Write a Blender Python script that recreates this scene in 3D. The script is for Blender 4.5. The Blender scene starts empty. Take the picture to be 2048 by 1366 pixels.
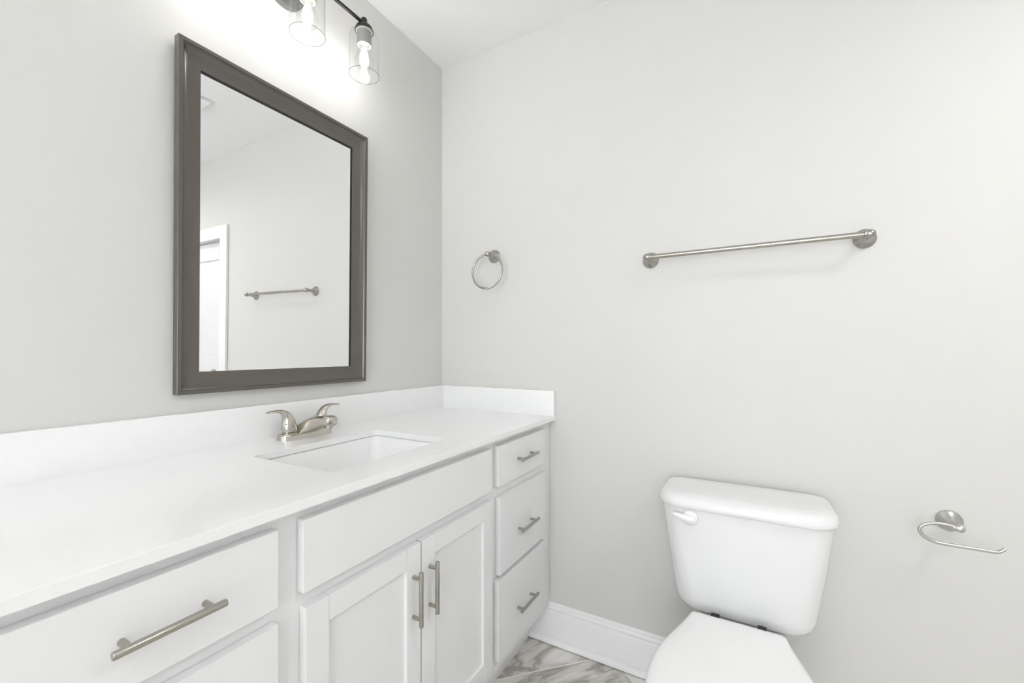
import bpy, bmesh, math, random
from mathutils import Vector, Matrix
PI = math.pi
C = bpy.context.scene.collection
scene = bpy.context.scene

# ------------------------------------------------------------------ camera
cam_d = bpy.data.cameras.new('camera'); cam = bpy.data.objects.new('camera', cam_d); C.objects.link(cam)
cam.location = (1.2308, -1.5396, 1.1443)
cam.rotation_euler = (PI/2, 0, 0.5109)
cam_d.sensor_width = 36.0
cam_d.lens = 846.47/2048*36.0
cam_d.shift_y = 19.26/2048
cam_d.clip_start = 0.02
scene.camera = cam

# ------------------------------------------------------------------ world, exposure
world = bpy.data.worlds.new('world'); scene.world = world; world.use_nodes = True
bg = world.node_tree.nodes['Background']
bg.inputs['Color'].default_value = (0.97, 0.98, 1.0, 1); bg.inputs['Strength'].default_value = 1.0
SKY, LOWER_FILL = 6.6, 9.6      # bright overcast sky; brighter lower half added to lift the ceiling
wn_ = world.node_tree; wt = wn_.nodes.new('ShaderNodeTexCoord'); ws = wn_.nodes.new('ShaderNodeSeparateXYZ'); wr = wn_.nodes.new('ShaderNodeMapRange')
wr.inputs['From Min'].default_value = -0.05; wr.inputs['From Max'].default_value = 0.05; wr.inputs['To Min'].default_value = LOWER_FILL; wr.inputs['To Max'].default_value = SKY
wn_.links.new(wt.outputs['Generated'], ws.inputs[0]); wn_.links.new(ws.outputs['Z'], wr.inputs['Value']); wn_.links.new(wr.outputs['Result'], bg.inputs['Strength'])
vs = scene.view_settings
vs.view_transform = 'Standard'; vs.look = 'None'; vs.exposure = 0.03; vs.gamma = 1.0; vs.use_curve_mapping = False
BULB_W = 2.7          # each bulb of the vanity light
DOME_A, DOME_FILL = 54.0, 44.0          # radiance of the ceiling light near the door and the added fill light
# portal of the invented window that fills the room with daylight
pd = bpy.data.lights.new('fill_window_portal', 'AREA'); pd.shape = 'RECTANGLE'; pd.size = 1.8; pd.size_y = 1.75
pd.cycles.is_portal = True
po = bpy.data.objects.new('fill_window_portal', pd); C.objects.link(po)
po.location = (1.30, -3.835, 1.325); po.rotation_euler = (PI/2, 0, PI)

# ------------------------------------------------------------------ helpers
def V(*a): return Vector(a)
ORIGIN = {}

def link(o, parent=None):
    C.objects.link(o)
    if parent is not None: o.parent = parent
    return o

def thing(name, label, cat, loc, group=None):
    o = bpy.data.objects.new(name, None); C.objects.link(o)
    o.location = loc; o.empty_display_size = 0.05
    ORIGIN[o.name] = Vector(loc)
    o['label'] = label; o['category'] = cat
    if group: o['group'] = group
    return o

def obj(name, bm, mats, parent=None, label=None, sharp=35, origin=None, flat=None):
    """bm is in world coordinates; the object sits at its thing's origin"""
    if not isinstance(mats, (list, tuple)): mats = [mats]
    bmesh.ops.recalc_face_normals(bm, faces=bm.faces)
    org = Vector((0, 0, 0))
    if parent is not None: org = ORIGIN[parent.name]
    elif origin is not None: org = Vector(origin)
    bmesh.ops.translate(bm, verts=bm.verts, vec=-org)
    me = bpy.data.meshes.new(name); bm.to_mesh(me); bm.free()
    for m in mats: me.materials.append(m)
    for p in me.polygons: p.use_smooth = True
    me.set_sharp_from_angle(angle=math.radians(sharp))
    o = bpy.data.objects.new(name, me); link(o, parent)
    if flat is None: flat = len(me.polygons) > 0 and max(p.area for p in me.polygons) > 0.3*sum(p.area for p in me.polygons)/6 and sharp == 35
    if flat:        # bevelled flat work keeps its faces flat
        wn = o.modifiers.new('weighted_normal', 'WEIGHTED_NORMAL'); wn.keep_sharp = True; wn.weight = 60
    if parent is None: o.location = org
    ORIGIN[o.name] = org
    if label: o['label'] = label
    return o

def struct(name, bm, mats, sharp=35):
    o = obj(name, bm, mats, None, sharp=sharp); o['kind'] = 'structure'; return o

def NB(): return bmesh.new()

def box(bm, x0, x1, y0, y1, z0, z1, bevel=0.0, seg=2, mat=0):
    vs_ = [bm.verts.new((x, y, z)) for x in (x0, x1) for y in (y0, y1) for z in (z0, z1)]
    idx = [(0,1,3,2), (4,6,7,5), (0,4,5,1), (2,3,7,6), (0,2,6,4), (1,5,7,3)]
    fs = [bm.faces.new([vs_[i] for i in f]) for f in idx]
    bmesh.ops.recalc_face_normals(bm, faces=fs)
    for f in fs: f.material_index = mat
    if bevel > 0:
        es = list({e for f in fs for e in f.edges})
        r = bmesh.ops.bevel(bm, geom=es, offset=bevel, segments=seg, profile=0.5, affect='EDGES', clamp_overlap=True)
        for f in r['faces']: f.material_index = mat
    return bm

def frame(axis):
    a = Vector(axis).normalized()
    h = Vector((0, 0, 1)) if abs(a.z) < 0.9 else Vector((1, 0, 0))
    u = a.cross(h).normalized(); v = a.cross(u).normalized()
    return a, u, v

def lathe(bm, base, axis, prof, n=40, mat=0, cap0=True, cap1=True):
    """prof: (distance along axis, radius)"""
    a, u, v = frame(axis); base = Vector(base); rings = []
    for d, r in prof:
        rings.append([bm.verts.new(base + a*d + (u*math.cos(2*PI*i/n) + v*math.sin(2*PI*i/n))*max(r, 1e-5)) for i in range(n)])
    for k in range(len(rings)-1):
        for i in range(n):
            f = bm.faces.new((rings[k][i], rings[k][(i+1) % n], rings[k+1][(i+1) % n], rings[k+1][i])); f.material_index = mat
    if cap0: f = bm.faces.new(rings[0][::-1]); f.material_index = mat
    if cap1: f = bm.faces.new(rings[-1]); f.material_index = mat
    return bm

def cyl(bm, p0, p1, r, n=32, bev=0.0, mat=0):
    p0 = Vector(p0); p1 = Vector(p1); L = (p1-p0).length
    if bev > 0:
        prof = [(0, r-bev)] + [(bev-bev*math.cos(t), r-bev+bev*math.sin(t)) for t in (PI/6, PI/3, PI/2)] + \
               [(L-bev+bev*math.cos(t)*1.0, r-bev+bev*math.sin(t)) for t in (PI/2, PI/3, PI/6)] + [(L, r-bev)]
    else: prof = [(0, r), (L, r)]
    return lathe(bm, p0, p1-p0, prof, n, mat)

def catmull(pts, n=8, closed=False):
    pts = [Vector(p) for p in pts]; out = []; N = len(pts)
    rng = range(N) if closed else range(N-1)
    for i in rng:
        if closed: p0, p1, p2, p3 = pts[(i-1) % N], pts[i], pts[(i+1) % N], pts[(i+2) % N]
        else:
            p1, p2 = pts[i], pts[i+1]
            p0 = pts[i-1] if i > 0 else p1*2-p2
            p3 = pts[i+2] if i+2 < N else p2*2-p1
        for k in range(n):
            t = k/n
            out.append(0.5*((2*p1) + (p2-p0)*t + (2*p0-5*p1+4*p2-p3)*t*t + (-p0+3*p1-3*p2+p3)*t**3))
    if not closed: out.append(pts[-1])
    return out

def tube(bm, path, r, n=16, closed=False, mat=0):
    """sweep a circle along a path; r is a number or one radius per point"""
    N = len(path); path = [Vector(p) for p in path]
    rad = r if isinstance(r, (list, tuple)) else [r]*N
    tang = []
    for i in range(N):
        if closed: t = path[(i+1) % N]-path[(i-1) % N]
        elif i == 0: t = path[1]-path[0]
        elif i == N-1: t = path[-1]-path[-2]
        else: t = path[i+1]-path[i-1]
        tang.append(t.normalized())
    _, u, v = frame(tang[0]); rings = []
    for i in range(N):
        if i > 0:
            q = tang[i-1].rotation_difference(tang[i]); u = q @ u
        u = (u - tang[i]*u.dot(tang[i])).normalized(); v = tang[i].cross(u)
        rings.append([bm.verts.new(path[i] + (u*math.cos(2*PI*k/n)+v*math.sin(2*PI*k/n))*rad[i]) for k in range(n)])
    M = N if closed else N-1
    for i in range(M):
        A = rings[i]; B = rings[(i+1) % N]
        for k in range(n):
            f = bm.faces.new((A[k], A[(k+1) % n], B[(k+1) % n], B[k])); f.material_index = mat
    if not closed:
        for R_, rev in ((rings[0], True), (rings[-1], False)):
            f = bm.faces.new(R_[::-1] if rev else R_); f.material_index = mat
    return bm

def loft(bm, rings, cap0=True, cap1=True, mat=0):
    R_ = [[bm.verts.new(p) for p in ring] for ring in rings]; n = len(R_[0])
    for k in range(len(R_)-1):
        for i in range(n):
            f = bm.faces.new((R_[k][i], R_[k][(i+1) % n], R_[k+1][(i+1) % n], R_[k+1][i])); f.material_index = mat
    if cap0: f = bm.faces.new(R_[0][::-1]); f.material_index = mat
    if cap1: f = bm.faces.new(R_[-1]); f.material_index = mat
    return bm

def rrect(cx, cy, hx, hy, r, n=6):
    """rounded rectangle; r may be one radius or (++, -+, --, +-)"""
    rs = r if isinstance(r, (list, tuple)) else (r,)*4
    out = []
    for (sx, sy), rr, a0 in (((1, 1), rs[0], 0), ((-1, 1), rs[1], PI/2), ((-1, -1), rs[2], PI), ((1, -1), rs[3], 1.5*PI)):
        rr = min(rr, hx*0.999, hy*0.999)
        ox, oy = cx+sx*(hx-rr), cy+sy*(hy-rr)
        for i in range(n+1):
            a = a0+PI/2*i/n
            out.append((ox+rr*math.cos(a), oy+rr*math.sin(a)))
    return out

def extrude_profile(bm, prof, axis, a, b, fixed=None, mat=0):
    """prof: list of 2-D points; axis 'x': points are (y,z); axis 'y': points are (x,z)"""
    def P(p, t): return (t, p[0], p[1]) if axis == 'x' else (p[0], t, p[1])
    A = [bm.verts.new(P(p, a)) for p in prof]; B = [bm.verts.new(P(p, b)) for p in prof]; n = len(prof)
    for i in range(n):
        f = bm.faces.new((A[i], A[(i+1) % n], B[(i+1) % n], B[i])); f.material_index = mat
    bm.faces.new(A[::-1]).material_index = mat; bm.faces.new(B).material_index = mat
    return bm

# ------------------------------------------------------------------ materials
def nodes_of(m):
    m.use_nodes = True; return m.node_tree.nodes, m.node_tree.links

def pbr(name, col, rough=0.5, metal=0.0, spec=0.5, bump=0.0, bscale=200, bdist=0.001, var=0.0, vscale=3, coat=0.0, aniso=None):
    m = bpy.data.materials.new(name); n, l = nodes_of(m); b = n['Principled BSDF']
    b.inputs['Base Color'].default_value = (*col, 1); b.inputs['Roughness'].default_value = rough
    b.inputs['Metallic'].default_value = metal; b.inputs['Specular IOR Level'].default_value = spec
    b.inputs['Coat Weight'].default_value = coat
    tc = n.new('ShaderNodeTexCoord')
    if bump > 0:
        t = n.new('ShaderNodeTexNoise'); t.inputs['Scale'].default_value = bscale; t.inputs['Detail'].default_value = 3
        l.new(tc.outputs['Object'], t.inputs['Vector'])
        bp = n.new('ShaderNodeBump'); bp.inputs['Strength'].default_value = bump; bp.inputs['Distance'].default_value = bdist
        l.new(t.outputs['Fac'], bp.inputs['Height']); l.new(bp.outputs['Normal'], b.inputs['Normal'])
    if var > 0:
        t = n.new('ShaderNodeTexNoise'); t.inputs['Scale'].default_value = vscale; t.inputs['Detail'].default_value = 4
        l.new(tc.outputs['Object'], t.inputs['Vector'])
        r = n.new('ShaderNodeValToRGB')
        r.color_ramp.elements[0].position = 0.3; r.color_ramp.elements[1].position = 0.7
        r.color_ramp.elements[0].color = (*[c*(1-var) for c in col], 1); r.color_ramp.elements[1].color = (*[min(1, c*(1+var)) for c in col], 1)
        l.new(t.outputs['Fac'], r.inputs['Fac']); l.new(r.outputs['Color'], b.inputs['Base Color'])
    return m

def brushed(name, col, rough, aniso=0.0):
    """brushed metal: soft reflection, faint cloudiness of the finish"""
    m = pbr(name, col, rough, 1.0, var=0.02, vscale=25)
    m.node_tree.nodes['Principled BSDF'].inputs['Anisotropic'].default_value = aniso
    return m

def thin_glass(name, tint=(0.97, 0.98, 0.98), edge=(0.55, 0.57, 0.57), refl=0.9, power=0.25):
    """thin clear sheet: mostly see-through, edge-on it darkens and mirrors"""
    m = bpy.data.materials.new(name); n, l = nodes_of(m); n.remove(n['Principled BSDF']); out = n['Material Output']
    lw = n.new('ShaderNodeLayerWeight'); lw.inputs['Blend'].default_value = power
    mixc = n.new('ShaderNodeMix'); mixc.data_type = 'RGBA'
    pw = n.new('ShaderNodeMath'); pw.operation = 'POWER'; pw.inputs[1].default_value = 3.0
    l.new(lw.outputs['Facing'], pw.inputs[0]); l.new(pw.outputs[0], mixc.inputs['Factor'])
    mixc.inputs['A'].default_value = (*tint, 1); mixc.inputs['B'].default_value = (*edge, 1)
    tr = n.new('ShaderNodeBsdfTransparent'); l.new(mixc.outputs['Result'], tr.inputs['Color'])
    gl = n.new('ShaderNodeBsdfGlossy'); gl.inputs['Roughness'].default_value = 0.02
    gl.inputs['Color'].default_value = (refl, refl, refl, 1)
    p5 = n.new('ShaderNodeMath'); p5.operation = 'POWER'; p5.inputs[1].default_value = 5.0
    lf = n.new('ShaderNodeLayerWeight'); lf.inputs['Blend'].default_value = 0.5
    l.new(lf.outputs['Facing'], p5.inputs[0])
    ma = n.new('ShaderNodeMath'); ma.operation = 'MULTIPLY_ADD'; ma.inputs[1].default_value = 0.75; ma.inputs[2].default_value = 0.04
    l.new(p5.outputs[0], ma.inputs[0])
    mx = n.new('ShaderNodeMixShader'); l.new(ma.outputs[0], mx.inputs['Fac'])
    l.new(tr.outputs['BSDF'], mx.inputs[1]); l.new(gl.outputs['BSDF'], mx.inputs[2]); l.new(mx.outputs['Shader'], out.inputs['Surface'])
    return m

def emit(name, col, s):
    m = bpy.data.materials.new(name); n, l = nodes_of(m); n.remove(n['Principled BSDF'])
    e = n.new('ShaderNodeEmission'); e.inputs['Color'].default_value = (*col, 1); e.inputs['Strength'].default_value = s
    l.new(e.outputs['Emission'], n['Material Output'].inputs['Surface']); return m

def marble_tiles():
    m = bpy.data.materials.new('marble_floor_tile'); n, l = nodes_of(m); b = n['Principled BSDF']
    tc = n.new('ShaderNodeTexCoord')
    mp = n.new('ShaderNodeMapping'); mp.vector_type = 'POINT'
    mp.inputs['Rotation'].default_value = (0, 0, -PI/4)
    # after the turn: X = (x+y)/sqrt2, Y = (y-x)/sqrt2
    mp.inputs['Location'].default_value = (-0.579 + 6.1, 0.526 + 0.305*18, 0)
    l.new(tc.outputs['Object'], mp.inputs['Vector'])
    br = n.new('ShaderNodeTexBrick'); br.offset = 0.0; br.squash = 1.0
    br.inputs['Scale'].default_value = 1.0; br.inputs['Brick Width'].default_value = 0.61; br.inputs['Row Height'].default_value = 0.305
    br.inputs['Mortar Size'].default_value = 0.0022; br.inputs['Mortar Smooth'].default_value = 0.1
    br.inputs['Color1'].default_value = (0.25, 0.25, 0.25, 1); br.inputs['Color2'].default_value = (0.75, 0.75, 0.75, 1)
    l.new(mp.outputs['Vector'], br.inputs['Vector'])
    # per-tile offset of the veining
    sc = n.new('ShaderNodeVectorMath'); sc.operation = 'MULTIPLY_ADD'
    sc.inputs[1].default_value = (9.3, 5.1, 7.7); l.new(br.outputs['Color'], sc.inputs[0]); l.new(mp.outputs['Vector'], sc.inputs[2])
    st = n.new('ShaderNodeMapping'); st.inputs['Scale'].default_value = (1.7, 3.6, 1); st.inputs['Rotation'].default_value = (0, 0, 0.25)
    l.new(sc.outputs['Vector'], st.inputs['Vector'])
    n1 = n.new('ShaderNodeTexNoise'); n1.inputs['Scale'].default_value = 1.3; n1.inputs['Detail'].default_value = 5
    n1.inputs['Roughness'].default_value = 0.6; n1.inputs['Distortion'].default_value = 0.9
    l.new(st.outputs['Vector'], n1.inputs['Vector'])
    # veins where the noise crosses one half
    ab = n.new('ShaderNodeMath'); ab.operation = 'SUBTRACT'; ab.inputs[1].default_value = 0.5; l.new(n1.outputs['Fac'], ab.inputs[0])
    a2 = n.new('ShaderNodeMath'); a2.operation = 'ABSOLUTE'; l.new(ab.outputs[0], a2.inputs[0])
    rv = n.new('ShaderNodeValToRGB'); e = rv.color_ramp.elements
    e[0].position = 0.0; e[0].color = (0.36, 0.335, 0.31, 1); e[1].position = 0.13; e[1].color = (0.82, 0.805, 0.77, 1)
    x = e.new(0.02); x.color = (0.48, 0.455, 0.425, 1); x = e.new(0.055); x.color = (0.66, 0.64, 0.60, 1)
    l.new(a2.outputs[0], rv.inputs['Fac'])
    mx = n.new('ShaderNodeMix'); mx.data_type = 'RGBA'; mx.inputs['B'].default_value = (0.90, 0.89, 0.86, 1)
    l.new(br.outputs['Fac'], mx.inputs['Factor']); l.new(rv.outputs['Color'], mx.inputs['A'])
    l.new(mx.outputs['Result'], b.inputs['Base Color'])
    b.inputs['Roughness'].default_value = 0.3
    bp = n.new('ShaderNodeBump'); bp.invert = True; bp.inputs['Strength'].default_value = 0.3; bp.inputs['Distance'].default_value = 0.001
    l.new(br.outputs['Fac'], bp.inputs['Height']); l.new(bp.outputs['Normal'], b.inputs['Normal'])
    return m

M = dict(
    wall=pbr('wall_paint', (0.668, 0.660, 0.641), 0.55, bump=0.12, bscale=350, bdist=0.0004, var=0.006, vscale=2),
    ceil=pbr('ceiling_paint', (0.92, 0.92, 0.925), 0.8, bump=0.1, bscale=300, bdist=0.0004, var=0.005),
    trim=pbr('trim_paint', (0.88, 0.88, 0.88), 0.35, bump=0.03, bscale=60, var=0.004),
    cab=pbr('cabinet_paint', (0.82, 0.82, 0.825), 0.38, bump=0.04, bscale=90, bdist=0.0003, var=0.004),
    quartz=pbr('white_quartz', (0.89, 0.89, 0.892), 0.18, var=0.008, vscale=60),
    porcelain=pbr('porcelain', (0.80, 0.80, 0.805), 0.14, spec=0.4, var=0.003),
    basin=pbr('basin_porcelain', (0.90, 0.90, 0.90), 0.25, spec=0.3, var=0.003),
    seat=pbr('seat_plastic', (0.86, 0.86, 0.86), 0.22, var=0.003),
    satin_pale=brushed('pale_satin_nickel', (0.56, 0.555, 0.54), 0.30),
    nickel=brushed('brushed_nickel', (0.43, 0.41, 0.37), 0.27),
    satin=brushed('satin_nickel', (0.43, 0.415, 0.39), 0.25),
    faucet=brushed('faucet_nickel', (0.56, 0.53, 0.475), 0.20),
    pewter=pbr('pewter_frame', (0.138, 0.126, 0.113), 0.25, 0.5, var=0.03, vscale=12),
    mirror=pbr('mirror_silver', (0.93, 0.935, 0.935), 0.0, 1.0, var=0.002),
    gap_shade=pbr('gap_shade_black', (0.01, 0.01, 0.01), 0.6, var=0.1),
    bronze=pbr('dark_bronze', (0.018, 0.016, 0.015), 0.35, 0.3, var=0.1, vscale=40),
    socket=pbr('socket_sleeve', (0.30, 0.30, 0.29), 0.4, 0.4, var=0.03),
    canopy=pbr('grey_canopy', (0.25, 0.25, 0.255), 0.35, 0.7, var=0.05, vscale=30),
    cream=pbr('socket_ceramic', (0.85, 0.80, 0.70), 0.5, var=0.03, vscale=80),
    rubber=pbr('black_rubber', (0.012, 0.012, 0.012), 0.6, var=0.1),
    glass=thin_glass('clear_shade_glass'),
    rim=thin_glass('glass_rim', (0.55, 0.56, 0.56), (0.30, 0.31, 0.31)),
    bulbglass=thin_glass('bulb_glass', (0.98, 0.98, 0.98), (0.7, 0.7, 0.7)),
    pane=thin_glass('fill_window_glass'),
    glow=emit('filament_glow', (1.0, 0.97, 0.92), 14.0),
    dome_a=emit('light_diffuser', (1.0, 0.985, 0.96), DOME_A),
    dome_fill=emit('fill_diffuser', (1.0, 0.985, 0.96), DOME_FILL),
    floor=marble_tiles(),
    slot=pbr('vent_shadow_slot', (0.12, 0.12, 0.12), 0.7, var=0.05),
    door=pbr('door_paint', (0.80, 0.80, 0.81), 0.35, var=0.004),
)

# ------------------------------------------------------------------ room shell
RX, RY, H = 2.95, -3.80, 2.44
DX0, DX1, DZ = 1.932, 2.66, 1.87     # doorway in the towel-bar wall
T = 0.12
bm = NB(); box(bm, -T, RX+T, RY-T, T, -0.08, 0.0); struct('floor', bm, M['floor'])
bm = NB(); box(bm, -T, RX+T, RY-T, T, H, H+0.08); struct('ceiling', bm, M['ceil'])
bm = NB(); box(bm, -T, 0, RY-T, T, 0, H); struct('wall_left', bm, M['wall'])
bm = NB()
box(bm, 0, DX0, 0, T, 0, H); box(bm, DX0, DX1, 0, T, DZ, H); box(bm, DX1, RX, 0, T, 0, H)
struct('wall_back', bm, M['wall'])
bm = NB(); box(bm, RX, RX+T, RY-T, T, 0, H); struct('wall_right', bm, M['wall'])
WX0, WX1, WZ0, WZ1 = 0.45, 2.15, 0.45, 2.20
bm = NB()
box(bm, 0, WX0, RY-T, RY, 0, H); box(bm, WX1, RX, RY-T, RY, 0, H)
box(bm, WX0, WX1, RY-T, RY, 0, WZ0); box(bm, WX0, WX1, RY-T, RY, WZ1, H)
struct('wall_front', bm, M['wall'])

# unseen window added to fill the room with daylight: frame, middle rail, pane
bm = NB()
for (a, b, c, d) in ((WX0, WX0+0.05, WZ0, WZ1), (WX1-0.05, WX1, WZ0, WZ1), (WX0+0.05, WX1-0.05, WZ0, WZ0+0.05),
                     (WX0+0.05, WX1-0.05, WZ1-0.05, WZ1), (WX0+0.05, WX1-0.05, 1.48, 1.52)):
    box(bm, a, b, RY-0.08, RY-0.03, c, d, 0.003)
w1 = struct('fill_window_1', bm, M['trim'])
bm = NB(); box(bm, WX0+0.05, WX1-0.05, RY-0.058, RY-0.054, WZ0+0.05, WZ1-0.05); obj('pane', bm, M['pane'], w1)
bm = NB()
for (a, b, c, d) in ((WX0-0.08, WX0, WZ0-0.08, WZ1+0.08), (WX1, WX1+0.08, WZ0-0.08, WZ1+0.08),
                     (WX0, WX1, WZ1, WZ1+0.08), (WX0, WX1, WZ0-0.08, WZ0)):
    box(bm, a, b, RY, RY+0.018, c, d, 0.003)
struct('trim_2', bm, M['trim'])

# door in the towel-bar wall, right of the picture, seen in the mirror
bm = NB(); cw = 0.085
for (a, b, c, d) in ((DX0-cw, DX0, 0, DZ+cw), (DX1, DX1+cw, 0, DZ+cw), (DX0, DX1, DZ, DZ+cw)):
    box(bm, a, b, -0.018, 0, c, d, 0.004)
struct('trim_1', bm, M['trim'])
bm = NB()
dx0, dx1 = DX0+0.004, DX1-0.004
box(bm, dx0, dx1, 0.045, 0.075, 0.01, DZ-0.004)
for (a, b, c, d) in ((dx0, dx0+0.11, 0.01, DZ-0.004), (dx1-0.11, dx1, 0.01, DZ-0.004), (dx0+0.11, dx1-0.11, 0.01, 0.22),
                     (dx0+0.11, dx1-0.11, 0.95, 1.07), (dx0+0.11, dx1-0.11, DZ-0.125, DZ-0.004)):
    box(bm, a, b, 0.034, 0.045, c, d, 0.003)
d1 = struct('door_1', bm, M['door'])
bm = NB(); lathe(bm, (dx0+0.06, 0.034, 0.95), (0, -1, 0), [(0, .03), (.005, .03), (.008, .012), (.03, .012), (.036, .02), (.046, .027), (.058, .025), (.066, .012), (.068, 0)])
obj('door_knob', bm, M['satin'], d1, label='brushed nickel knob')

# baseboards with moulded cap and quarter-round shoe
BB = [(0, 0.0), (-0.014, 0.0), (-0.014, 0.118), (-0.0125, 0.121), (-0.010, 0.123), (-0.010, 0.126), (-0.0135, 0.131), (-0.0125, 0.136),
      (-0.0085, 0.139), (-0.0075, 0.142), (-0.0085, 0.146), (-0.007, 0.150), (-0.003, 0.152), (0, 0.152)]
SHOE = [(-0.014, 0.003), (-0.030, 0.003), (-0.030, 0.009), (-0.0285, 0.014), (-0.025, 0.019), (-0.020, 0.022), (-0.014, 0.023)]
def baseboard(name, axis, a, b, wall, sgn):
    bm = NB()
    for pr in (BB, SHOE): extrude_profile(bm, [(wall+sgn*-p[0], p[1]) for p in pr], axis, a, b)
    return struct(name, bm, M['trim'], sharp=50)
baseboard('baseboard_back', 'x', 0.30, DX0-cw, 0, -1)
baseboard('baseboard_corner', 'x', DX1+cw, RX-0.031, 0, -1)
baseboard('baseboard_left', 'y', RY+0.031, -1.535, 0, 1)
baseboard('baseboard_right', 'y', RY, 0, RX, -1)
baseboard('baseboard_front', 'x', 0, RX-0.031, RY, 1)

# ------------------------------------------------------------------ vanity cabinet
FX, F = 0.537, 0.556      # face frame plane, door and drawer front plane
VY0, ZB, ZT = -1.514, 0.138, 0.873
van = thing('vanity_cabinet', 'long white painted vanity cabinet with drawer stacks either side of two sink doors', 'cabinet', (0.27, -0.757, 0))
bm = NB()
box(bm, 0.003, FX-0.02, VY0, -0.0165, ZB, ZB+0.018)             # bottom
box(bm, 0.0006, 0.012, VY0, -0.0165, ZB, ZT)                     # back
box(bm, 0.0006, FX-0.02, VY0, VY0+0.018, ZB, ZT)                 # sides
box(bm, 0.003, FX-0.02, -0.0345, -0.0165, ZB, ZT)
for yy in (-1.10, -0.44): box(bm, 0.012, FX-0.02, yy-0.009, yy+0.009, ZB+0.018, ZT)
obj('carcass', bm, M['cab'], van)
bm = NB()
for (a, b) in ((VY0, -1.415), (-1.135, -1.062), (-0.470, -0.405), (-0.095, -0.0165)):
    box(bm, FX-0.02, FX, a, b, ZB, ZT)
for (a, b, mid) in ((-1.415, -1.135, True), (-1.062, -0.470, False), (-0.405, -0.095, True)):
    for (c, d) in ((0.835, ZT), (ZB, 0.195), (0.675, 0.735)) + (((0.420, 0.455),) if mid else ()):
        box(bm, FX-0.02, FX, a, b, c, d)
box(bm, FX-0.02, FX, -0.0165, -0.0005, 0.153, ZT)
obj('face_frame', bm, M['cab'], van)
bm = NB(); box(bm, 0.445, 0.460, VY0, -0.032, 0.0, ZB); box(bm, 0.0006, 0.445, VY0, VY0+0.015, 0.0, ZB); obj('toe_kick', bm, M['cab'], van)

def bar_pull(parent, c, along, proj=0.024, length=0.125, cc=0.092, r=0.0053):
    """T-bar pull: a bar on two posts; c is the point on the front"""
    bm = NB(); c = Vector(c); a = Vector(along)
    o = Vector((proj, 0, 0))
    cyl(bm, c+o-a*length/2, c+o+a*length/2, r, 28, 0.0011)
    for s in (-1, 1):
        cyl(bm, c+a*s*cc/2, c+a*s*cc/2+o, r*0.86, 24)
    return obj('handle', bm, M['nickel'], parent, label='brushed nickel bar pull')

def drawer(y0, y1, z0, z1, hz=None):
    bm = NB(); box(bm, FX, F, y0, y1, z0, z1, 0.0016)
    d = obj('drawer', bm, M['cab'], van)
    if hz: bar_pull(d, (F, (y0+y1)/2, hz), (0, 1, 0))
    return d
# right stack
drawer(-0.418, -0.079, 0.7225, 0.850, 0.786)
drawer(-0.411, -0.079, 0.445, 0.688, 0.551)
drawer(-0.420, -0.079, 0.182, 0.430, 0.288)
# left stack
drawer(-1.428, -1.120, 0.7225, 0.850, 0.786)
drawer(-1.428, -1.120, 0.445, 0.695, 0.565)
drawer(-1.428, -1.120, 0.182, 0.430, 0.300)
# fixed panel in front of the sink
bm = NB(); box(bm, FX, F, -1.0756, -0.459, 0.7225, 0.850, 0.0016); obj('false_front', bm, M['cab'], van)
def door(y0, y1, hy):
    z0, z1, s = 0.182, 0.695, 0.047
    bm = NB()
    for (a, b, c, d) in ((y0, y0+s, z0, z1), (y1-s, y1, z0, z1), (y0+s, y1-s, z0, z0+s), (y0+s, y1-s, z1-s, z1)):
        box(bm, FX, F, a, b, c, d, 0.0012)
    box(bm, FX+0.002, F-0.0085, y0+s-0.004, y1-s+0.004, z0+s-0.004, z1-s+0.004)
    d = obj('door', bm, M['cab'], van)
    bar_pull(d, (F, hy, 0.578), (0, 0, 1))
door(-1.0710, -0.7745, -0.8005)
door(-0.7705, -0.4565, -0.7435)

# ------------------------------------------------------------------ countertop with sink cut-out
CW, ZC = 0.565, 0.890
SX0, SX1, SY0, SY1 = 0.178, 0.466, -0.953, -0.560
ct = thing('countertop', 'white quartz countertop slab running over the whole vanity cabinet', 'countertop', (0.28, -0.757, 0.873))
bm = NB()
OUT = [(0.001, -0.001), (0.001, -1.530), (CW, -1.530), (CW, -0.001)]
IN = rrect((SX0+SX1)/2, (SY0+SY1)/2, (SX1-SX0)/2, (SY1-SY0)/2, 0.014, 6)
def ringverts(pts, z): return [bm.verts.new((p[0], p[1], z)) for p in pts]
to, ti = ringverts(OUT, ZC), ringverts(IN, ZC); bo, bi = ringverts(OUT, ZT), ringverts(IN, ZT)
def edges(vs_): return [bm.edges.get((vs_[i], vs_[(i+1) % len(vs_)])) or bm.edges.new((vs_[i], vs_[(i+1) % len(vs_)])) for i in range(len(vs_))]
for o_, i_ in ((to, ti), (bo, bi)):
    bmesh.ops.triangle_fill(bm, edges=edges(o_)+edges(i_), use_beauty=True)
for A, B in ((to, bo), (ti, bi)):
    for i in range(len(A)): bm.faces.new((A[i], A[(i+1) % len(A)], B[(i+1) % len(B)], B[i]))
bmesh.ops.recalc_face_normals(bm, faces=bm.faces)
se = [e for e in bm.edges if abs(e.verts[0].co.z-ZC) < 1e-5 and abs(e.verts[1].co.z-ZC) < 1e-5 and e.calc_face_angle(0) > 1.2]
bmesh.ops.bevel(bm, geom=se, offset=0.0015, segments=2, profile=0.5, affect='EDGES', clamp_overlap=True)
obj('slab', bm, M['quartz'], ct)
bm = NB(); box(bm, 0.0005, 0.0195, -1.530, -0.0005, ZC-0.0012, 0.9895, 0.0015); o = obj('backsplash', bm, M['quartz'], None, origin=(0.01, -0.757, ZC)); o['label'] = 'long low white quartz backsplash along the wall under the mirror'; o['category'] = 'backsplash'
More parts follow.
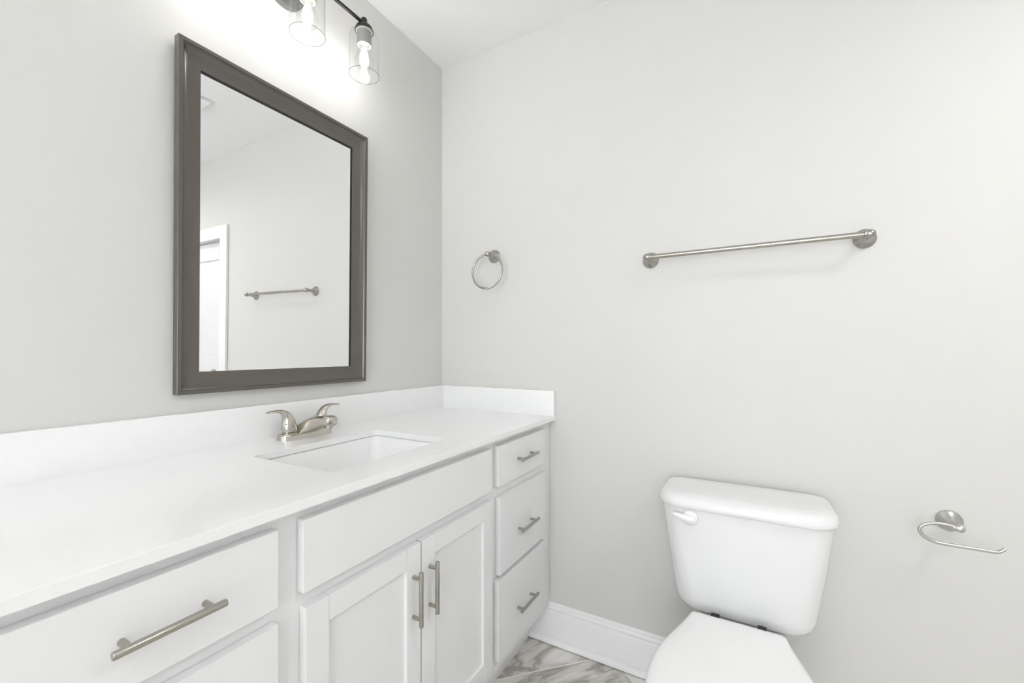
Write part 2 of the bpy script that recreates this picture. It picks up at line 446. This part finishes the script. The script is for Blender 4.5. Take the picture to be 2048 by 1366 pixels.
bm = NB(); box(bm, 0.0195, CW, -0.0195, -0.0005, ZC-0.0012, 0.9895, 0.0015); o = obj('side_splash', bm, M['quartz'], None, origin=(0.29, -0.01, ZC)); o['label'] = 'short white quartz splash at the right end of the countertop'; o['category'] = 'backsplash'

# ------------------------------------------------------------------ undermount sink
cx, cy, hx, hy = (SX0+SX1)/2, (SY0+SY1)/2, (SX1-SX0)/2, (SY1-SY0)/2
sk = thing('sink_basin', 'white rectangular undermount sink set below the countertop cut-out', 'sink', (cx, cy, 0.73))
bm = NB()
def rr3(e, z, r): return [(p[0], p[1], z) for p in rrect(cx, cy, hx+e, hy+e, r, 6)]
rings = [rr3(0.025, ZT-0.012, 0.03), rr3(0.025, ZT-0.0012, 0.03), rr3(0.004, ZT-0.0012, 0.02), rr3(0.001, ZT-0.004, 0.02), rr3(-0.004, 0.84, 0.025), rr3(-0.012, 0.79, 0.035),
         rr3(-0.022, 0.758, 0.05), rr3(-0.042, 0.742, 0.06), rr3(-0.075, 0.737, 0.06), rr3(-0.115, 0.733, 0.026)]
outer = [rr3(-0.115, 0.725, 0.026), rr3(-0.03, 0.730, 0.06), rr3(0.0, 0.78, 0.04), rr3(0.012, ZT-0.012, 0.03)]
loft(bm, rings[::1], cap0=False, cap1=True)
loft(bm, outer, cap0=True, cap1=False)
obj('basin', bm, M['basin'], sk, sharp=50)
bm = NB(); lathe(bm, (cx, cy, 0.7325), (0, 0, 1), [(0, .022), (.002, .022), (.003, .020), (.002, .016), (.004, .014), (.007, .010), (.008, 0.0)], 32)
obj('drain', bm, M['faucet'], sk, label='round metal drain')

# ------------------------------------------------------------------ faucet
FXc, FYc = 0.072, -0.737
fa = thing('faucet', 'brushed nickel two-handle faucet standing behind the sink', 'faucet', (FXc, FYc, ZC))
bm = NB()
levels = [(0.0, 0.082, 0.0265), (0.012, 0.080, 0.0250), (0.016, 0.078, 0.0230), (0.018, 0.074, 0.0190)]
loft(bm, [[(FXc+p[1], FYc+p[0], ZC+z) for p in rrect(0, 0, a, b, b*0.8, 8)] for z, a, b in levels])
obj('base_plate', bm, M['faucet'], fa)
# spout: rounded sections along an arc that rises over the sink
bm = NB(); secs = []
SP = [(0.000, 0.018, 0.010, 0.040), (0.012, 0.026, 0.017, 0.033), (0.032, 0.036, 0.019, 0.026), (0.055, 0.046, 0.0175, 0.0215), (0.078, 0.052, 0.0155, 0.019),
      (0.100, 0.0545, 0.0145, 0.018), (0.116, 0.0545, 0.0140, 0.0175), (0.123, 0.0540, 0.012, 0.0155), (0.1255, 0.0538, 0.009, 0.0125)]
for i, (dx, dz, hh, hw) in enumerate(SP):
    a = SP[max(i-1, 0)]; b = SP[min(i+1, len(SP)-1)]
    t = math.atan2(b[1]-a[1], b[0]-a[0])
    secs.append([(FXc+dx-q[1]*math.sin(t), FYc+q[0], ZC+dz+q[1]*math.cos(t)) for q in rrect(0, 0, hw, hh, min(hh, hw)*0.55, 5)])
loft(bm, secs)
sp = obj('spout', bm, M['faucet'], fa, sharp=50)
bm = NB(); lathe(bm, (FXc+0.108, FYc, ZC+0.043), (0, 0, -1), [(0, .0105), (.009, .0105), (.0105, .009), (.0105, .0065), (.006, .006)], 28)
obj('aerator', bm, M['faucet'], sp)
# lever handles: a bell that sweeps outward into a flat lever
def lever(s):
    yc = FYc+s*0.051; bm = NB()
    prof = [(0.0, 0.0, 0.0195, 0.0195), (0.004, 0.0, 0.0205, 0.0205), (0.016, 0.001, 0.020, 0.020), (0.028, 0.003, 0.0175, 0.018), (0.038, 0.008, 0.0150, 0.0155)]
    path = [(0.0, 0.0), (0.0, 0.004), (0.001, 0.016), (0.0025, 0.028), (0.006, 0.040), (0.013, 0.051), (0.024, 0.0585), (0.038, 0.0610), (0.052, 0.0605), (0.064, 0.0590), (0.067, 0.0585)]
    size = [(0.0195, 0.0195), (0.0205, 0.0205), (0.0200, 0.0200), (0.0180, 0.0185), (0.0140, 0.0165), (0.0095, 0.0140), (0.0058, 0.0115), (0.0038, 0.0095), (0.0030, 0.0085), (0.0026, 0.0070), (0.0010, 0.0030)]
    rings = []
    for i, (p, q) in enumerate(zip(path, size)):
        a = path[max(i-1, 0)]; b = path[min(i+1, len(path)-1)]
        t = Vector((b[0]-a[0], b[1]-a[1])).normalized()        # tangent in the (outward, up) plane
        nrm = Vector((-t.y, t.x))                               # in-plane normal
        if i < 2: nrm = Vector((-1, 0))
        ring = []
        for k in range(24):
            an = 2*PI*k/24
            o = p[0]+nrm.x*q[0]*math.cos(an); u = p[1]+nrm.y*q[0]*math.cos(an)
            ring.append((FXc+q[1]*math.sin(an), yc+s*o, ZC+0.024+u))
        rings.append(ring)
    loft(bm, rings)
    h = obj('lever_handle', bm, M['faucet'], fa, sharp=60)
    bm = NB(); lathe(bm, (FXc, yc, ZC+0.016), (0, 0, 1), [(0, .021), (.004, .021), (.006, .0175), (.009, .0175)], 28)
    obj('handle_collar', bm, M['faucet'], h)
    bm = NB(); cyl(bm, (FXc+0.012, yc+s*0.0145, ZC+0.046), (FXc+0.0135, yc+s*0.0185, ZC+0.0462), 0.0016, 12)
    obj('set_screw', bm, M['rubber'], h, label='tiny black set screw')
lever(-1); lever(1)
bm = NB(); cyl(bm, (FXc-0.020, FYc, ZC+0.015), (FXc-0.020, FYc, ZC+0.030), 0.0025, 12); lathe(bm, (FXc-0.020, FYc, ZC+0.030), (0, 0, 1), [(0, .0025), (.002, .005), (.006, .005), (.008, .003), (.0085, 0)], 16)
obj('lift_rod', bm, M['faucet'], fa)

# ------------------------------------------------------------------ framed mirror
MY0, MY1, MZ0, MZ1 = -1.0425, -0.4635, 1.0372, 1.9125
mi = thing('wall_mirror', 'large rectangular mirror in a dark pewter frame above the vanity', 'mirror', (0.0008, (MY0+MY1)/2, MZ0))
bm = NB()
COVE = [(0.0095+0.0430*(1-math.cos(PI/2*k/16)), 0.0068+0.0157*(1-math.sin(PI/2*k/16))) for k in range(17)]
PR = [(0.0, 0.001), (0.0, 0.0215), (0.0008, 0.0225), (0.0088, 0.0225)] + COVE + [(0.0540, 0.0066), (0.0546, 0.0060), (0.0548, 0.0040), (0.0548, 0.001)]
cor = [(MY0, MZ0, 1, 1), (MY1, MZ0, -1, 1), (MY1, MZ1, -1, -1), (MY0, MZ1, 1, -1)]
vv = [[bm.verts.new((0.0008+d, y+sy*w, z+sz*w)) for (w, d) in PR] for (y, z, sy, sz) in cor]
for k in range(4):
    A, B = vv[k], vv[(k+1) % 4]
    for i in range(len(PR)-1): bm.faces.new((A[i], A[i+1], B[i+1], B[i]))
    bm.faces.new((A[-1], A[0], B[0], B[-1]))
obj('frame', bm, M['pewter'], mi, sharp=24, flat=False)
bm = NB(); q = 0.053; box(bm, 0.0012, 0.0042, MY0+q, MY1-q, MZ0+q, MZ1-q); obj('mirror_glass', bm, M['mirror'], mi)
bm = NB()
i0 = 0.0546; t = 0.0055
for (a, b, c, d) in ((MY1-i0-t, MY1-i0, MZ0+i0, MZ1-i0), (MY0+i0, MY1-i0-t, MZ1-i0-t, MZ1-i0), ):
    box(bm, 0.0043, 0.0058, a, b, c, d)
obj('gap_shade_strip', bm, M['gap_shade'], mi, label='black strip for the shade and reflection inside the frame')  # black strips stand in for the shadow gap and reflection beside the glass
mi.rotation_euler = (0, math.radians(0.62), math.radians(-0.17))

# ------------------------------------------------------------------ vanity light with three glass shades
LX, LZ = 0.118, 2.229
LY = (-0.968, -0.762, -0.556)
vl = thing('vanity_light', 'bar wall light with clear glass shades above the mirror', 'wall light', (0.0, LY[1], 2.245))
bm = NB(); lathe(bm, (0.0005, LY[1], 2.247), (1, 0, 0), [(0, .064), (.012, .064), (.017, .061), (.020, .054), (.021, .0)], 56)
obj('canopy', bm, M['canopy'], vl, label='round grey metal wall canopy')
bm = NB(); tube(bm, catmull([(0.020, LY[1]+0.03, 2.247), (0.07, LY[1]+0.03, 2.246), (LX, LY[1]+0.03, LZ)], 6), 0.006, 14)
obj('arm', bm, M['bronze'], vl)
bm = NB(); cyl(bm, (LX, LY[0], LZ), (LX, LY[2], LZ), 0.0058, 18); obj('crossbar', bm, M['bronze'], vl)
def lamp_unit(y):
    bm = NB()
    lathe(bm, (LX, y, 2.250), (0, 0, -1), [(0, 0), (.0015, .005), (.005, .009), (.010, .010), (.024, .010), (.025, .014), (.028, .020), (.032, .0245), (.038, .0280), (.044, .0295), (.0485, .0297), (.0487, .0)], 32)
    cap = obj('socket_cap', bm, M['bronze'], vl)
    bm = NB()
    lathe(bm, (LX, y, 2.2050), (0, 0, -1), [(0, .0268), (.0045, .0268), (.0047, .0228), (.0475, .0228), (.0495, .0218), (.0495, .0175), (.036, .0170), (.036, 0.0)], 32)
    for f in bm.faces:
        c = f.calc_center_median()
        if (c.xy-Vector((LX, y))).length < 0.0168 and c.z < 2.19: f.material_index = 1
        if c.z > 2.1995: f.material_index = 1
    obj('socket', bm, [M['socket'], M['cream']], cap, label='grey socket sleeve')
    bm = NB()
    Rg = 0.0475
    prof = [(0.0, 0.024), (0.001, 0.030), (0.004, 0.0375), (0.010, 0.0435), (0.018, 0.0467), (0.027, Rg)] + [(d, Rg) for d in (.05, .08, .11, .1425)]
    lathe(bm, (LX, y, 2.201), (0, 0, -1), prof, 64, 0, False, False)
    tube(bm, [(LX+Rg*math.cos(2*PI*k/64), y+Rg*math.sin(2*PI*k/64), 2.0583) for k in range(64)], 0.0007, 6, True, mat=1)
    obj('glass_shade', bm, [M['glass'], M['rim']], vl, sharp=80, label='clear glass cylinder shade')
    bm = NB()
    lathe(bm, (LX, y, 2.164), (0, 0, -1), [(0, .0128), (.012, .0128), (.018, .0145), (.030, .0205), (.044, .0270), (.056, .0296), (.066, .0290), (.076, .0240), (.083, .0165), (.0865, .008), (.087, 0)], 32, 0, False, False)
    bl = obj('bulb', bm, M['bulbglass'], vl, sharp=80, label='lit clear glass bulb')
    bm = NB()
    lathe(bm, (LX, y, 2.150), (0, 0, -1), [(0, 0), (.001, .005), (.012, .0085), (.024, .0125), (.042, .0140), (.054, .0120), (.062, .007), (.0645, 0)], 24, 0, False, False)
    obj('filament', bm, M['glow'], bl, label='glowing filament')
    ld = bpy.data.lights.new('bulb_light', 'POINT'); ld.energy = BULB_W; ld.shadow_soft_size = 0.018; ld.color = (1.0, 0.985, 0.955)
    lo = bpy.data.objects.new('bulb_light', ld); C.objects.link(lo); lo.location = (LX, y, 2.105)
    lo['kind'] = 'structure'
for y in LY: lamp_unit(y)

# ------------------------------------------------------------------ ceiling lights and fan grille
def ceiling_light(x, y, label, mat, r=0.16):
    t = thing('ceiling_light', label, 'ceiling light', (x, y, H), 'cylinder ceiling lights')
    bm = NB(); lathe(bm, (x, y, H-0.0005), (0, 0, -1), [(0, r), (.066, r), (.070, r-0.003), (.070, r-0.008), (.012, r-0.010), (.012, 0)], 56); obj('rim', bm, M['trim'], t)  # rim made deep to keep lamp light off the upper walls
    bm = NB(); lathe(bm, (x, y, H-0.0130), (0, 0, -1), [(0, r-0.014), (.006, r-0.014), (.010, r-0.022), (.013, r-0.070), (.014, 0.0)], 48, 0, True, False); obj('diffuser', bm, M[mat], t)
ceiling_light(2.34, -0.82, 'round cylinder ceiling light nearest the door', 'dome_a')
ceiling_light(1.45, -2.55, 'added round ceiling light behind the camera for fill', 'dome_fill')  # invented lamp out of view that brightens the whole room
ev = thing('exhaust_vent', 'square white exhaust fan grille on the ceiling', 'vent', (1.43, -0.513, H))
bm = NB()
vx0, vx1, vy0, vy1 = 1.290, 1.570, -0.653, -0.373
for (a, b, c, d) in ((vx0, vx0+0.035, vy0, vy1), (vx1-0.035, vx1, vy0, vy1), (vx0+0.035, vx1-0.035, vy0, vy0+0.03), (vx0+0.035, vx1-0.035, vy1-0.03, vy1)):
    box(bm, a, b, c, d, H-0.018, H-0.0005, 0.004)
obj('grille_frame', bm, M['trim'], ev)
bm = NB()
for i in range(10): box(bm, vx0+0.044+i*0.0205, vx0+0.052+i*0.0205, vy0+0.03, vy1-0.03, H-0.016, H-0.006)
obj('louvres', bm, M['trim'], ev)
bm = NB(); box(bm, vx0+0.034, vx1-0.034, vy0+0.029, vy1-0.029, H-0.005, H-0.001); obj('cavity_shade', bm, M['slot'], ev)  # dark sheet stands in for the shade behind the louvres

# ------------------------------------------------------------------ towel bar, towel ring, paper holder
def trumpet(bm, x, z, L=0.060, r=0.0275):
    """wall rosette that narrows into a stem; axis out of the wall (-y)"""
    prof = [(0.0005, r), (.003, r), (.005, r-.0012), (.008, r-.004), (.013, r-.0095), (.020, r-.0150), (.028, r-.0182), (.038, .0080), (L-.010, .0078)]
    lathe(bm, (x, 0, z), (0, -1, 0), prof, 40)
tb = thing('towel_bar', 'long brushed nickel towel bar on the wall above the toilet', 'towel bar', (1.2225, 0, 1.463))
bx0, bx1, bz, by = 0.9285, 1.5165, 1.4632, -0.060
for x in (bx0, bx1):
    bm = NB(); trumpet(bm, x, bz, 0.060)
    s = -1 if x == bx0 else 1
    lathe(bm, (x-s*0.013, by, bz), (s, 0, 0), [(0, .0088), (.001, .0105), (.004, .0112), (.006, .0105), (.009, .0118), (.014, .0125), (.019, .0118), (.024, .0085), (.0265, .004), (.027, 0)], 32)
    obj('bracket', bm, M['satin'], tb)
bm = NB(); cyl(bm, (bx0+0.006, by, bz), (bx1-0.006, by, bz), 0.0080, 32); obj('bar', bm, M['nickel'], tb)

tr = thing('towel_ring', 'small brushed nickel towel ring on the wall beside the mirror corner', 'towel ring', (0.2821, 0, 1.548))
bm = NB(); trumpet(bm, 0.2821, 1.548, 0.058)
lathe(bm, (0.2821+0.012, -0.054, 1.5485), (-1, 0, 0), [(0, 0), (.001, .004), (.004, .0085), (.008, .0105), (.012, .0112), (.016, .0105), (.020, .0085), (.023, .004), (.024, 0)], 28)
obj('bracket', bm, M['satin'], tr)
bm = NB(); R_ = 0.0725; rc = (0.2808, -0.056, 1.5485-R_+0.001)
tube(bm, [(rc[0]+R_*math.sin(2*PI*k/80), rc[1]+0.004*math.cos(2*PI*k/80), rc[2]+R_*math.cos(2*PI*k/80)) for k in range(80)], 0.0043, 14, True)
obj('ring', bm, M['satin'], tr)

tp = thing('toilet_paper_holder', 'empty brushed nickel hook-shaped paper holder on the wall right of the toilet', 'toilet paper holder', (1.691, 0, 0.696))
bm = NB(); trumpet(bm, 1.691, 0.697, 0.066)
lathe(bm, (1.691+0.010, -0.066, 0.6995), (-1, 0, 0.06), [(0, 0), (.001, .006), (.004, .0095), (.008, .0105), (.014, .0100), (.018, .0075), (.023, .0062), (.024, .0)], 28)
obj('bracket', bm, M['satin_pale'], tp)
arm = catmull([(1.686, -0.068, 0.7015), (1.662, -0.068, 0.7055), (1.640, -0.069, 0.7040), (1.6225, -0.070, 0.6975), (1.6145, -0.070, 0.6845), (1.6225, -0.070, 0.6685), (1.6450, -0.070, 0.6580),
               (1.680, -0.070, 0.6562), (1.720, -0.070, 0.6562), (1.750, -0.070, 0.6562), (1.760, -0.070, 0.6595), (1.7685, -0.070, 0.6680)], 7)
bm = NB(); tube(bm, arm, 0.0041, 14); obj('arm', bm, M['satin_pale'], tp)

# ------------------------------------------------------------------ toilet
TX = 1.207
to_ = thing('toilet', 'white two-piece toilet with closed lid against the wall under the towel bar', 'toilet', (TX, -0.38, 0))
def tank_ring(hw, yb, yf, z, rf, rb, bow=0.012, n=7, c=1.2115):
    base = rrect(0, 0, hw, (yb-yf)/2, (rb, rb, rf, rf), n); ym = (yb+yf)/2; out = []
    for (px, py) in base:
        y = ym+py
        if py < 0: y -= bow*(1-(px/hw)**2)*min(1, -py/((yb-yf)/2))
        out.append((c+px, y, z))
    return out
bm = NB()
tl = [(0.140, -0.045, -0.175, 0.3845, 0.05, 0.03), (0.158, -0.035, -0.188, 0.3865, 0.055, 0.03), (0.168, -0.030, -0.194, 0.392, 0.058, 0.03), (0.1745, -0.027, -0.198, 0.402, 0.058, 0.03), (0.1785, -0.025, -0.2, 0.418, 0.058, 0.03),
      (0.188, -0.023, -0.203, 0.48, 0.058, 0.03), (0.1995, -0.021, -0.206, 0.56, 0.058, 0.03), (0.209, -0.020, -0.208, 0.63, 0.058, 0.03), (0.2145, -0.020, -0.210, 0.675, 0.058, 0.03), (0.2150, -0.020, -0.210, 0.690, 0.058, 0.03)]
loft(bm, [tank_ring(a, b, c, z, rf, rb) for (a, b, c, z, rf, rb) in tl])
obj('tank', bm, M['porcelain'], to_, sharp=60)
bm = NB()
ll = [(0.2180, -0.016, -0.2130, 0.6875, 0.062, 0.030), (0.2235, -0.013, -0.2180, 0.6880, 0.066, 0.032), (0.2255, -0.012, -0.2200, 0.6915, 0.066, 0.034), (0.2255, -0.012, -0.2200, 0.700, 0.066, 0.034), (0.2215, -0.014, -0.2165, 0.7125, 0.064, 0.034),
      (0.2150, -0.017, -0.2105, 0.7195, 0.062, 0.034), (0.2050, -0.023, -0.2010, 0.7238, 0.058, 0.030), (0.185, -0.035, -0.183, 0.7258, 0.05, 0.02), (0.12, -0.07, -0.14, 0.7265, 0.02, 0.01)]
loft(bm, [tank_ring(a, b, c, z, rf, rb) for (a, b, c, z, rf, rb) in ll])
obj('tank_lid', bm, M['porcelain'], to_, sharp=60)
# flush lever
bm = NB()
lathe(bm, (1.081, -0.2120, 0.6625), (0, -1, 0), [(0, .0225), (.005, .0225), (.009, .020), (.0115, .013), (.012, 0)], 32)
path = [(1.094, -0.224, 0.6590), (1.080, -0.228, 0.6615), (1.064, -0.230, 0.6645), (1.048, -0.229, 0.6670), (1.036, -0.227, 0.6685), (1.0335, -0.2265, 0.6688)]
rr_ = [(0.006, 0.0095), (0.0065, 0.0105), (0.0058, 0.0090), (0.0052, 0.0076), (0.0046, 0.0064), (0.0015, 0.002)]
loft(bm, [[(p[0], p[1]+q[0]*math.cos(2*PI*k/16), p[2]+q[1]*math.sin(2*PI*k/16)) for k in range(16)] for p, q in zip(path, rr_)])
cyl(bm, (1.084, -0.205, 0.661), (1.084, -0.226, 0.661), 0.007, 20)
obj('flush_lever', bm, M['seat'], to_, sharp=50, label='white flush lever')
# bowl: egg-shaped rim, pedestal below, flat deck under the tank
def seat_outline(z, e=0.0, n=10):
    half = [(0.104, -0.262), (0.110, -0.266), (0.1135, -0.275), (0.118, -0.295), (0.128, -0.330), (0.143, -0.375), (0.157, -0.420), (0.167, -0.470), (0.172, -0.525), (0.170, -0.580), (0.159, -0.630), (0.138, -0.672), (0.106, -0.703), (0.066, -0.721), (0.025, -0.728)]
    pts = [Vector((x, y, 0)) for x, y in half]
    right = catmull(pts, 4); left = [Vector((-p.x, p.y, 0)) for p in right[::-1]]
    loop = right+left; out = []; cy_ = -0.49
    for p in loop:
        d = Vector((p.x, p.y-cy_, 0)); L = d.length
        q = d*((L+e)/L)
        out.append((TX-0.006+q.x, cy_+q.y, z))
    return out
def bowl_ring(z, xs, yf, yb):
    """the seat's egg outline squeezed in width and moved between yf (front) and yb (back)"""
    return [(TX+(p[0]-TX)*xs, yb+(p[1]+0.262)*(yb-yf)/(0.728-0.262), z) for p in seat_outline(z)]
bm = NB()
loft(bm, [bowl_ring(*q) for q in ((0.0, .70, -.60, -.10), (0.012, .71, -.602, -.098), (0.05, .63, -.57, -.105), (0.12, .58, -.555, -.11), (0.20, .63, -.59, -.12), (0.27, .76, -.645, -.15),
      (0.325, .91, -.695, -.20), (0.355, .975, -.717, -.235), (0.373, .985, -.722, -.245), (0.380, .97, -.718, -.25), (0.3828, .94, -.708, -.26))])
obj('bowl', bm, M['porcelain'], to_, sharp=60)
bm = NB()
lev = [(0.070, 0.10), (0.075, 0.25), (0.092, 0.325), (0.104, 0.352), (0.108, 0.362), (0.108, 0.374), (0.105, 0.380), (0.099, 0.3826)]
loft(bm, [[(TX-0.002+p[0], p[1], z) for p in rrect(0, -0.160, a, a*0.4+0.085, 0.03, 6)] for a, z in lev])
obj('deck', bm, M['porcelain'], to_, sharp=60)
bm = NB()
loft(bm, [seat_outline(0.3835, -0.004), seat_outline(0.386, 0.002), seat_outline(0.394, 0.003), seat_outline(0.399, 0.001), seat_outline(0.4005, -0.006)])
obj('seat', bm, M['seat'], to_, sharp=60)
bm = NB()
loft(bm, [seat_outline(0.4025, -0.005), seat_outline(0.4045, 0.0), seat_outline(0.414, 0.001), seat_outline(0.4195, -0.0015), seat_outline(0.4228, -0.007), seat_outline(0.4245, -0.02), seat_outline(0.4262, -0.06)])
obj('seat_lid', bm, M['seat'], to_, sharp=60)
bm = NB(); box(bm, 1.104, 1.302, -0.2545, -0.230, 0.3822, 0.4030, 0.004, 3); obj('gap_fill_bar', bm, M['seat'], to_)  # white bar added to lighten the dark gap behind the lid
for x in (1.148, 1.2605):
    bm = NB(); box(bm, x-0.0105, x+0.0105, -0.2575, -0.226, 0.3826, 0.4095, 0.0008); obj('hinge', bm, M['rubber'], to_, label='black hinge block')
